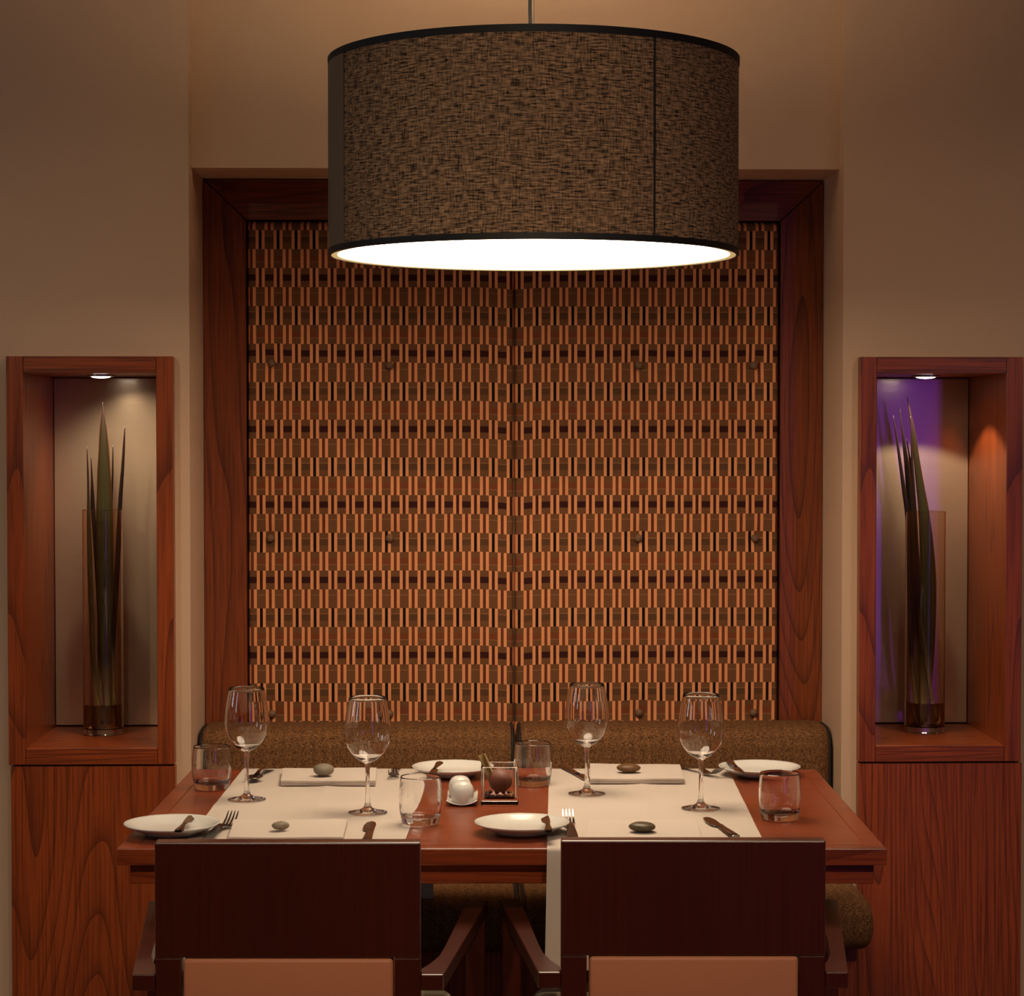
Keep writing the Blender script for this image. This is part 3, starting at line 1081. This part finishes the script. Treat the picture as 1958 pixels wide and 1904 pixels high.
# ------------------------------------------------------------------ wine glasses and tumblers
STEM = [(0, 0.0), (0.0365, 0.0), (0.0375, 0.0008), (0.0365, 0.0018), (0.028, 0.0032), (0.015, 0.0058), (0.008, 0.010), (0.0052, 0.018), (0.0042, 0.032), (0.0037, 0.060), (0.0040, 0.080), (0.0055, 0.0935)]
BOWL_O = [(0.0055, 0.0935), (0.009, 0.0965), (0.0165, 0.1005), (0.0270, 0.1095), (0.0358, 0.1210), (0.0415, 0.1340), (0.0442, 0.1480), (0.0444, 0.1580), (0.0428, 0.1770), (0.0394, 0.1990), (0.0350, 0.2205)]
BOWL_I = [(r - 0.0011, z) for r, z in reversed(BOWL_O[3:])]
BOWL = BOWL_O + [(0.0340, 0.2213)] + [(0.0334, 0.2205)] + BOWL_I[1:] + [(0.0160, 0.1040), (0.008, 0.1012), (0, 0.1005)]


def bowl_prof():
    a = smooth_prof(BOWL_O, 3)
    inn = [(0.0339, 0.2205)] + BOWL_I[1:] + [(0.0160, 0.1035), (0.008, 0.1010), (0, 0.1003)]
    return a + [(0.0345, 0.2211)] + smooth_prof(inn, 3)


def wine_glass():
    t = thing('wine_glass', (0, 0, 0), 'x', 'wine glass', 'empty wine glasses')
    b = B()
    b.lathe(STEM, 64)
    b.build('stem_and_foot', 'glass', t, smooth=True, recalc=False)
    b = B()
    b.lathe(bowl_prof(), 64)
    b.build('bowl', 'glass', t, smooth=True, recalc=False)
    return t


def fix_normals(o):
    """lathe profiles run from the bottom outwards, so normals already point out; make sure"""
    return o


wg = wine_glass()
WGS = [(472, 1528, 'leftmost of the four wine glasses, beside the spoon on the left runner'),
       (703, 1553, 'second wine glass from the left, near edge of the left runner'),
       (1122, 1517, 'third wine glass from the left, far corner of the right runner'),
       (1340, 1545, 'rightmost of the four wine glasses, on the right runner')]
for i, (px, py, lab) in enumerate(WGS):
    o = wg if i == 0 else copy_tree(wg)
    p = on_z(px, py, MZ)
    o.location = (p.x, p.y, MZ)
    o['label'] = lab

TUM = [(0, 0.0), (0.028, 0.0), (0.0325, 0.0012), (0.0350, 0.005), (0.0385, 0.025), (0.0398, 0.045), (0.0394, 0.062), (0.0372, 0.0860), (0.0365, 0.0868), (0.0357, 0.0860), (0.0376, 0.062), (0.0380, 0.045), (0.0368, 0.028), (0.0335, 0.016), (0.026, 0.0125), (0, 0.0115)]


def tumbler(px, py, z, label):
    p = on_z(px, py, z)
    o = B().lathe(smooth_prof(TUM, 3), 64).build('tumbler', 'glass', None, (p.x, p.y, z), smooth=True, recalc=False)
    tag(o, label, 'tumbler', 'empty water tumblers')
    return o


tumbler(405, 1508, TZ, 'empty tumbler at the far left corner of the table')
tumbler(804, 1574, TZ + 0.0034, 'empty tumbler on the right edge of the left runner')
tumbler(1019, 1501, TZ, 'empty tumbler behind the square glass cube')
tumbler(1491, 1566, TZ, 'empty tumbler at the right end of the table')

# ------------------------------------------------------------------ plates and butter knives
PLATE = [(0, 0.0025), (0.043, 0.0025), (0.045, 0.0), (0.050, 0.0), (0.052, 0.003), (0.070, 0.0095), (0.082, 0.0150), (0.0868, 0.0182), (0.0866, 0.0194), (0.0855, 0.0196), (0.080, 0.0170), (0.068, 0.0108), (0.058, 0.0068), (0.048, 0.0054), (0, 0.0050)]


def plate(px, py, z, label):
    p = on_z(px, py, z)
    o = B().lathe(PLATE, 72).build('side_plate', 'porcelain', None, (p.x, p.y, z), smooth=True)
    tag(o, label, 'plate', 'white side plates')
    return p


def blade_obj(name, outline, thick, mat, label, cat, group, p, ang, pitch=0.0, handle=None):
    """flat cutlery: outline along local +y"""
    t = thing(name, p, label, cat, group, ang)
    t.rotation_euler = (pitch, 0, ang)
    b = B().prism(outline, 'z', 0, thick, thick * 0.3)
    b.build('blade', mat, t)
    if handle:
        b = B()
        b.tube([(0, y, thick * 0.5 + 0.0012) for y, r in handle], [r for y, r in handle], 12)
        for v in b.bm.verts:
            v.co.z = max(0.0, (v.co.z - thick * 0.5 - 0.0012) * 0.45 + thick * 0.5 + 0.0006)
        b.build('handle', mat, t, smooth=True, auto=50)
    return t


def butter_knife(hpx, hpy, tpx, tpy, z, label, flip=1):
    """handle end pixel, blade tip pixel; rests across the plate rim at height z"""
    a, c = on_z(hpx, hpy, z), on_z(tpx, tpy, z)
    d = c - a
    L = 0.165
    ang = math.atan2(d.y, d.x) - PI / 2
    f = flip
    out = [(-0.004, 0.080), (0.004, 0.080), (0.0045, 0.088), (f * 0.011 if f > 0 else 0.0045, 0.098), (f * 0.012 if f > 0 else 0.004, 0.13), (0.002, L), (-0.004 if f > 0 else -0.001, L - 0.003), (-0.0045 if f > 0 else -0.012, 0.13), (-0.0045 if f > 0 else -0.011, 0.098)]
    return blade_obj('butter_knife', out, 0.0014, 'steel', label, 'knife', 'butter knives on the plates', a, ang, 0.0, [(0.0, 0.0065), (0.004, 0.0085), (0.02, 0.0078), (0.05, 0.0052), (0.082, 0.0038)])


PLZ = TZ
plate(329, 1592, MZ, 'white side plate at the near left corner of the table')
plate(998, 1590, MZ, 'white side plate on bare wood between the two chairs')
plate(866, 1481, MZ, 'white side plate behind the salt and pepper shakers')
plate(1452, 1481, MZ, 'white side plate at the far right, behind the right tumbler')
RZ = MZ + 0.0202
butter_knife(341, 1591, 366, 1557, RZ, 'butter knife on the near left plate', 1)
butter_knife(1049, 1591, 1046, 1556, RZ, 'butter knife on the near middle plate', -1)
butter_knife(841, 1459, 817, 1485, RZ, 'butter knife on the far plate behind the shakers', -1)
butter_knife(1394, 1455, 1424, 1480, RZ, 'butter knife on the far right plate', 1)


# ------------------------------------------------------------------ forks, knives, spoon
def fork(px, py, ang, label):
    """pixel of the heel of the head; tines point along local +y"""
    p = on_z(px, py, MZ)
    t = thing('fork', (p.x, p.y, MZ + 0.0005), label, 'fork', 'table forks', ang)
    # handle: flat bar rising from its end to the neck, local y from -0.135 to -0.02
    b = B()
    pr = [(-0.135, 0.0105, 0.002), (-0.11, 0.0100, 0.004), (-0.07, 0.0070, 0.009), (-0.035, 0.0048, 0.011), (-0.015, 0.0050, 0.007), (-0.003, 0.0095, 0.0025), (0.006, 0.0115, 0.0012)]
    secs = [[b.bm.verts.new((s * w, y, z + dz)) for s, dz in ((-1, 0), (1, 0), (1, 0.0022), (-1, 0.0022))] for y, w, z in pr]
    for A, C in zip(secs, secs[1:]):
        for k in range(4):
            b.bm.faces.new((A[k], A[(k + 1) % 4], C[(k + 1) % 4], C[k]))
    b.bm.faces.new(secs[0])
    b.bm.faces.new(secs[-1])
    b.build('handle', 'steel', t, smooth=True, auto=45)
    for k in range(4):
        x = -0.0093 + k * 0.0062
        b = B()
        tr = [(0.0055, 0.0024, 0.0012), (0.018, 0.0019, 0.003), (0.034, 0.0017, 0.0085), (0.047, 0.0013, 0.0155), (0.054, 0.0006, 0.020)]
        secs = [[b.bm.verts.new((x + s * w, y, z + dz)) for s, dz in ((-1, 0), (1, 0), (1, 0.0020), (-1, 0.0020))] for y, w, z in tr]
        for A, C in zip(secs, secs[1:]):
            for q in range(4):
                b.bm.faces.new((A[q], A[(q + 1) % 4], C[(q + 1) % 4], C[q]))
        b.bm.faces.new(secs[0])
        b.bm.faces.new(secs[-1])
        b.build('tine', 'steel', t, smooth=True, auto=45)
    return t


fork(433, 1582, TROT - 0.12, 'table fork beside the near left plate')
fork(1088, 1579, TROT + 0.02, 'table fork beside the near middle plate')
fork(754, 1483, PI + TROT, 'table fork between the far left napkin and the far plate')
fork(1352, 1481, PI + TROT + 0.45, 'table fork beside the far right plate')


def table_knife(px, py, ang, label, flip=1):
    p = on_z(px, py, MZ)
    f = flip
    out = [(-0.006 * f, -0.004), (0.0065 * f, -0.004), (0.0072 * f, 0.06), (0.004 * f, 0.085), (-0.003 * f, 0.092), (-0.011 * f, 0.082), (-0.0150 * f, 0.05), (-0.0150 * f, 0.015), (-0.012 * f, 0.004)]
    if f < 0:
        out = out[::-1]
    t = blade_obj('table_knife', out, 0.0018, 'steel', label, 'knife', 'table knives', (p.x, p.y, MZ + 0.0005), ang, 0.0, [(-0.115, 0.0070), (-0.112, 0.0090), (-0.09, 0.0092), (-0.05, 0.0082), (-0.008, 0.0066), (-0.002, 0.0078), (0.004, 0.0066)])
    return t


table_knife(708, 1589, TROT + 0.0, 'table knife beside the near left napkin', 1)
table_knife(1376, 1580, TROT + 0.16, 'table knife beside the near right napkin', 1)
table_knife(1103, 1481, PI + TROT + 0.24, 'table knife beside the far right napkin', 1)


def spoon(px, py, ang, label):
    p = on_z(px, py, MZ)
    t = thing('spoon', (p.x, p.y, MZ + 0.0005), label, 'spoon', None, ang)
    b = B()
    prf = []
    n, m = 20, 7

    def fn(u, v):
        a = 2 * PI * u
        r = v
        x = 0.0175 * r * math.sin(a)
        y = 0.026 + 0.027 * r * math.cos(a) * (1 if math.cos(a) > 0 else 0.95)
        z = 0.0015 + 0.007 * r * r
        return (x, y, z)
    b.grid(n, m, fn)
    bmesh.ops.remove_doubles(b.bm, verts=b.bm.verts[:], dist=1e-5)
    b.solidify(0.0012)
    b.build('bowl', 'steel', t, smooth=True)
    b = B()
    pr = [(-0.135, 0.0100, 0.002), (-0.11, 0.0100, 0.004), (-0.06, 0.0065, 0.010), (-0.025, 0.0042, 0.013), (-0.005, 0.0045, 0.010), (0.003, 0.0060, 0.0080)]
    secs = [[b.bm.verts.new((s * w, y, z + dz)) for s, dz in ((-1, 0), (1, 0), (1, 0.0022), (-1, 0.0022))] for y, w, z in pr]
    for A, C in zip(secs, secs[1:]):
        for k in range(4):
            b.bm.faces.new((A[k], A[(k + 1) % 4], C[(k + 1) % 4], C[k]))
    b.bm.faces.new(secs[0])
    b.bm.faces.new(secs[-1])
    b.build('handle', 'steel', t, smooth=True, auto=45)


spoon(492, 1489, PI + TROT - 0.1, 'steel spoon behind the leftmost wine glass')

# ------------------------------------------------------------------ salt and pepper on a little dish
dp = on_z(884, 1537, TZ)
b = B()
hw_, hd_ = 0.0305, 0.060


def dish(u, v):
    x, y = (u - 0.5) * 2, (v - 0.5) * 2
    z = 0.002 + 0.006 * abs(x * y) ** 1.5 + 0.003 * (x * x) ** 2
    return (x * hw_, y * hd_, z)


b.grid(14, 14, dish)
b.solidify(0.0022)
tray = b.build('shaker_dish', 'porcelain', None, (dp.x, dp.y + 0.026, TZ + 0.0007), TROT, smooth=True)
tag(tray, 'small white porcelain dish with upturned corners under the shakers', 'dish')
SH = [(0, 0.0), (0.014, 0.0), (0.0185, 0.002), (0.0215, 0.010), (0.0228, 0.020), (0.0215, 0.031), (0.0165, 0.0395), (0.009, 0.0437), (0, 0.0448)]
for (px, py, lab) in ((884, 1535.5, 'front white ball-shaped shaker on the small dish'), (881, 1527.5, 'rear white ball-shaped shaker on the small dish')):
    p = on_z(px, py, TZ + 0.0042)
    if 'rear' in lab:
        p.y = prev.y + 0.062
        p.x = prev.x - 0.0045
    prev = p
    t = thing('shaker', (p.x, p.y, TZ + 0.0042), lab, 'shaker', 'ball-shaped shakers')
    B().lathe(smooth_prof(SH, 3), 40).build('body', 'porcelain', t, smooth=True)
    for k in range(3):
        a = k * 2 * PI / 3
        B().lathe([(0, 0), (0.0008, 0), (0.0008, 0.0004), (0, 0.0004)], 8, (0.003 * math.cos(a), 0.003 * math.sin(a), 0.0446)).build('hole', 'black', t)

# ------------------------------------------------------------------ square glass cube with ball, stick and dried bits
cp = on_z(956, 1538, TZ)
cz = TZ
hs, hh, tw, tb = 0.0365, 0.076, 0.0045, 0.0125
b = B()
ci, co = [], []


def rsq(h, r, z, n=5):
    out = []
    for (sx, sy, a0) in ((1, 1, 0), (-1, 1, PI / 2), (-1, -1, PI), (1, -1, 1.5 * PI)):
        for k in range(n + 1):
            a = a0 + k / n * PI / 2
            out.append(Vector((sx * (h - r) + r * math.cos(a), sy * (h - r) + r * math.sin(a), z)))
    return out


levels = [rsq(hs - 0.002, 0.003, 0), rsq(hs, 0.004, 0.002), rsq(hs, 0.004, hh - 0.0015), rsq(hs - 0.0015, 0.003, hh), rsq(hs - tw + 0.001, 0.003, hh), rsq(hs - tw, 0.003, hh - 0.001), rsq(hs - tw, 0.003, tb + 0.004), rsq(hs - tw - 0.004, 0.003, tb)]
rings = [[b.bm.verts.new(v) for v in L] for L in levels]
n = len(rings[0])
for A, C in zip(rings, rings[1:]):
    for k in range(n):
        b.bm.faces.new((A[k], A[(k + 1) % n], C[(k + 1) % n], C[k]))
b.bm.faces.new(list(reversed(rings[0])))
b.bm.faces.new(rings[-1])
cube = b.build('glass_cube', 'glass', None, (cp.x, cp.y + 0.02, cz), TROT, smooth=True, auto=35, recalc=False)
tag(cube, 'square clear glass cube holding a brown ball', 'glass cube')
cx, cy = cp.x, cp.y + 0.02
o = B().ball((0, 0, 0), 0.0235, 3).build('decorative_ball', 'ball', None, (cx + 0.001, cy - 0.001, cz + tb + 0.0325), smooth=True)
for v in o.data.vertices:
    v.co *= 1 + 0.02 * math.sin(v.co.x * 200) * math.sin(v.co.z * 180)
tag(o, 'dark red-brown ball inside the square glass cube', 'ball')
s0 = on_y(940, 1487, cy) - Vector((cx, cy, cz))
s1 = on_y(921, 1443, cy) - Vector((cx, cy, cz))
st = s0 + (s0 - s1) * 0.1
b = B()
dirv = (s1 - st)
n = 12
side = dirv.normalized().cross(Vector((0, 1, 0))).normalized()
fwd = side.cross(dirv.normalized())


def bark(u, v):
    a = -2.4 + 4.8 * u
    q = st + dirv * v
    r = 0.0078 + 0.0006 * math.sin(v * 9 + u * 5)
    return q + side * (r * math.sin(a)) + fwd * (r * math.cos(a))


b.grid(n, 6, bark)
b.solidify(0.0018)
o = b.build('cinnamon_stick', 'bark', None, (cx, cy, cz), smooth=True, auto=50)
tag(o, 'curled cinnamon stick poking out of the glass cube', 'cinnamon stick')
for k in range(13):
    a = k * 2 * PI / 13 + 0.3
    rr_ = 0.021 + 0.0035 * random.random()
    pale = k in (11, 12, 0)
    b = B().ball((0, 0, 0), 1.0, 1)
    for v in b.bm.verts:
        v.co *= 0.85 + 0.3 * random.random()
        v.co = Vector((v.co.x * 0.0058, v.co.y * 0.0050, v.co.z * 0.0045))
    o = b.build('dried_petal', 'bits2' if pale else 'bits', None, (cx + max(-0.0255, min(0.0255, rr_ * 1.25 * math.cos(a))), cy + max(-0.0255, min(0.0255, rr_ * 1.25 * math.sin(a))), cz + tb + 0.0052), a)
    tag(o, 'pale dried husk beside the ball in the glass cube' if pale else 'dark dried petal beneath the ball in the glass cube', 'dried petal', 'pale dried husks in the glass cube' if pale else 'dark dried petals in the glass cube')

# ------------------------------------------------------------------ vases with flax leaves
VR = 0.0495


def vase(pxc, pyb, pytop, label):
    p = on_z(pxc, pyb, SHELF)
    ztop = on_y(pxc, pytop, p.y - VR * 0).z - SHELF
    t = thing('glass_vase', (p.x, p.y, SHELF), label, 'vase', 'tall glass vases in the niches')
    tk = 0.0028
    prof = [(0, 0.0), (VR - 0.003, 0.0), (VR - 0.0008, 0.001), (VR, 0.003), (VR, ztop - 0.001), (VR - tk / 2, ztop), (VR - tk, ztop - 0.001), (VR - tk, 0.018), (VR - tk - 0.003, 0.0155), (0, 0.015)]
    B().lathe(prof, 64).build('glass', 'vase_glass', t, smooth=True, auto=50, recalc=False)
    ri = VR - tk - 0.0004
    B().lathe([(0, 0.0158), (ri - 0.003, 0.0158), (ri, 0.0185), (ri, 0.075), (0, 0.075)], 64).build('water', 'water', t, smooth=True, auto=50, recalc=False)
    return p, ztop


def leaf(pts, vy, dy, mat, label, twist=0.0):
    """pts: (px, py, width px) from tip to root, at depth vy + dy"""
    P = []
    n = len(pts)
    dd = dy if isinstance(dy, (tuple, list)) else (dy, dy)
    for i, (px, py, w) in enumerate(pts):
        k = i / (n - 1)
        Y = vy + dd[0] + (dd[1] - dd[0]) * k
        q = on_y(px, py, Y)
        P.append((q, w * (Y - CAM.y) / F * 0.5))
    base = P[-1][0].copy()

    def sample(v):
        f = v * (n - 1)
        i = min(int(f), n - 2)
        t = f - i
        a, b_, c, d = P[max(i - 1, 0)], P[i], P[i + 1], P[min(i + 2, n - 1)]

        def cr(x0, x1, x2, x3):
            return 0.5 * (2 * x1 + (x2 - x0) * t + (2 * x0 - 5 * x1 + 4 * x2 - x3) * t * t + (3 * x1 - x0 - 3 * x2 + x3) * t ** 3)
        return cr(a[0], b_[0], c[0], d[0]), max(0.0003, cr(a[1], b_[1], c[1], d[1]))

    def fn(u, v):
        q, w = sample(v)
        s = (u - 0.5) * 2
        return q - base + Vector((s * w, 0.30 * w * abs(s), 0))
    b = B()
    b.grid(4, (n - 1) * 4, fn, lambda u, v: (u, v))
    b.solidify(0.0008)
    o = b.build('flax_leaf', mat, None, base, smooth=True)
    tag(o, label, 'leaf', 'flax leaves in the vases')


vl, hl = vase(198, 1403, 974, 'tall clear glass vase in the left niche')
vr, hr = vase(1767.5, 1399, 977, 'tall clear glass vase in the right niche')
leaf([(196, 768, 1), (196.5, 790, 5), (197, 820, 14), (198, 860, 20), (198, 900, 25), (199, 940, 29), (199, 975, 32), (200, 1050, 33), (201, 1150, 32), (202, 1230, 28), (203, 1300, 20), (205, 1350, 13), (206, 1378, 9)], vl.y, (0.0, -0.004), 'leaf_green', 'broad green flax leaf in the left vase')
leaf([(166, 853, 1), (168, 900, 3.5), (169, 950, 5), (170, 1000, 8), (172, 1080, 10), (175, 1180, 10), (178, 1260, 9), (184, 1330, 8), (196, 1380, 6)], vl.y, (-0.014, -0.022), 'leaf_green', 'thin leaf at the far left of the left vase, crossing its front')
leaf([(174, 872, 1), (176, 920, 4), (177, 960, 8), (180, 1010, 8), (186, 1100, 8), (190, 1200, 7), (188, 1290, 7), (178, 1380, 6)], vl.y, (0.012, 0.014), 'leaf_dark', 'short thin dark leaf just left of the broad leaf')
leaf([(216, 850, 1), (215.5, 900, 3), (214, 970, 3), (212, 1100, 7), (210, 1250, 8), (213, 1320, 8), (217, 1380, 6)], vl.y, (0.016, 0.018), 'leaf_dark', 'thread-thin leaf just right of the broad leaf, left vase')
leaf([(239, 814, 1), (237, 850, 4), (234, 900, 6), (229, 970, 8), (224, 1080, 10), (218, 1180, 10), (215, 1280, 8), (220, 1380, 6)], vl.y, (-0.010, 0.004), 'leaf_dark', 'slim dark leaf leaning right out of the left vase')

leaf([(1735, 758, 1), (1740, 790, 4), (1747, 830, 8), (1753, 880, 12), (1760, 930, 16), (1767, 980, 21), (1773, 1050, 28), (1775, 1120, 33), (1774, 1200, 32), (1772, 1280, 26), (1769, 1340, 18), (1767, 1374, 10)], vr.y, (0.0, -0.006), 'leaf_green', 'broad green flax leaf in the right vase')
leaf([(1708, 793, 1), (1715, 840, 4), (1722, 890, 6), (1729, 940, 8), (1736, 990, 10), (1740, 1080, 12), (1741, 1160, 11), (1743, 1240, 10), (1749, 1320, 9), (1756, 1376, 6)], vr.y, (0.0, 0.008), 'leaf_dark', 'leftmost slim dark leaf in the right vase')
leaf([(1720, 779, 1), (1726, 830, 4), (1733, 880, 9), (1738, 930, 12), (1742, 990, 12), (1745, 1080, 10), (1750, 1180, 9), (1755, 1280, 8), (1760, 1376, 6)], vr.y, (0.010, 0.016), 'leaf_dark', 'second slim leaf from the left in the right vase')
leaf([(1733, 838, 1), (1740, 880, 4), (1746, 930, 7), (1750, 990, 7), (1754, 1080, 8), (1757, 1200, 8), (1760, 1300, 8), (1764, 1376, 6)], vr.y, (0.018, 0.022), 'leaf_dark', 'shortest slim leaf in the right vase')
leaf([(1741, 795, 1.5), (1743, 830, 3), (1744, 880, 5), (1747, 930, 6), (1751, 990, 6), (1757, 1100, 8), (1775, 1280, 8), (1788, 1374, 6)], vr.y, (-0.012, -0.016), 'leaf_dark', 'slim leaf beside the broad one in the right vase')
for (dx, dy, s, lab) in ((0.012, -0.024, 0.0085, 'round pebble under water in the right vase, nearest the middle'), (0.029, -0.012, 0.0080, 'pebble under water at the right wall of the right vase'), (-0.022, -0.014, 0.0110, 'large dark pebble under water at the left of the right vase')):
    b = B().ball((0, 0, 0), s, 2, (1.25, 0.9, 0.7))
    o = b.build('vase_pebble', 'stone_brown' if dx > 0 else 'stone_dark', None, (vr.x + dx, vr.y + dy, SHELF + 0.0163 + s * 0.7), smooth=True)
    tag(o, lab, 'pebble', 'pebbles in the right vase')
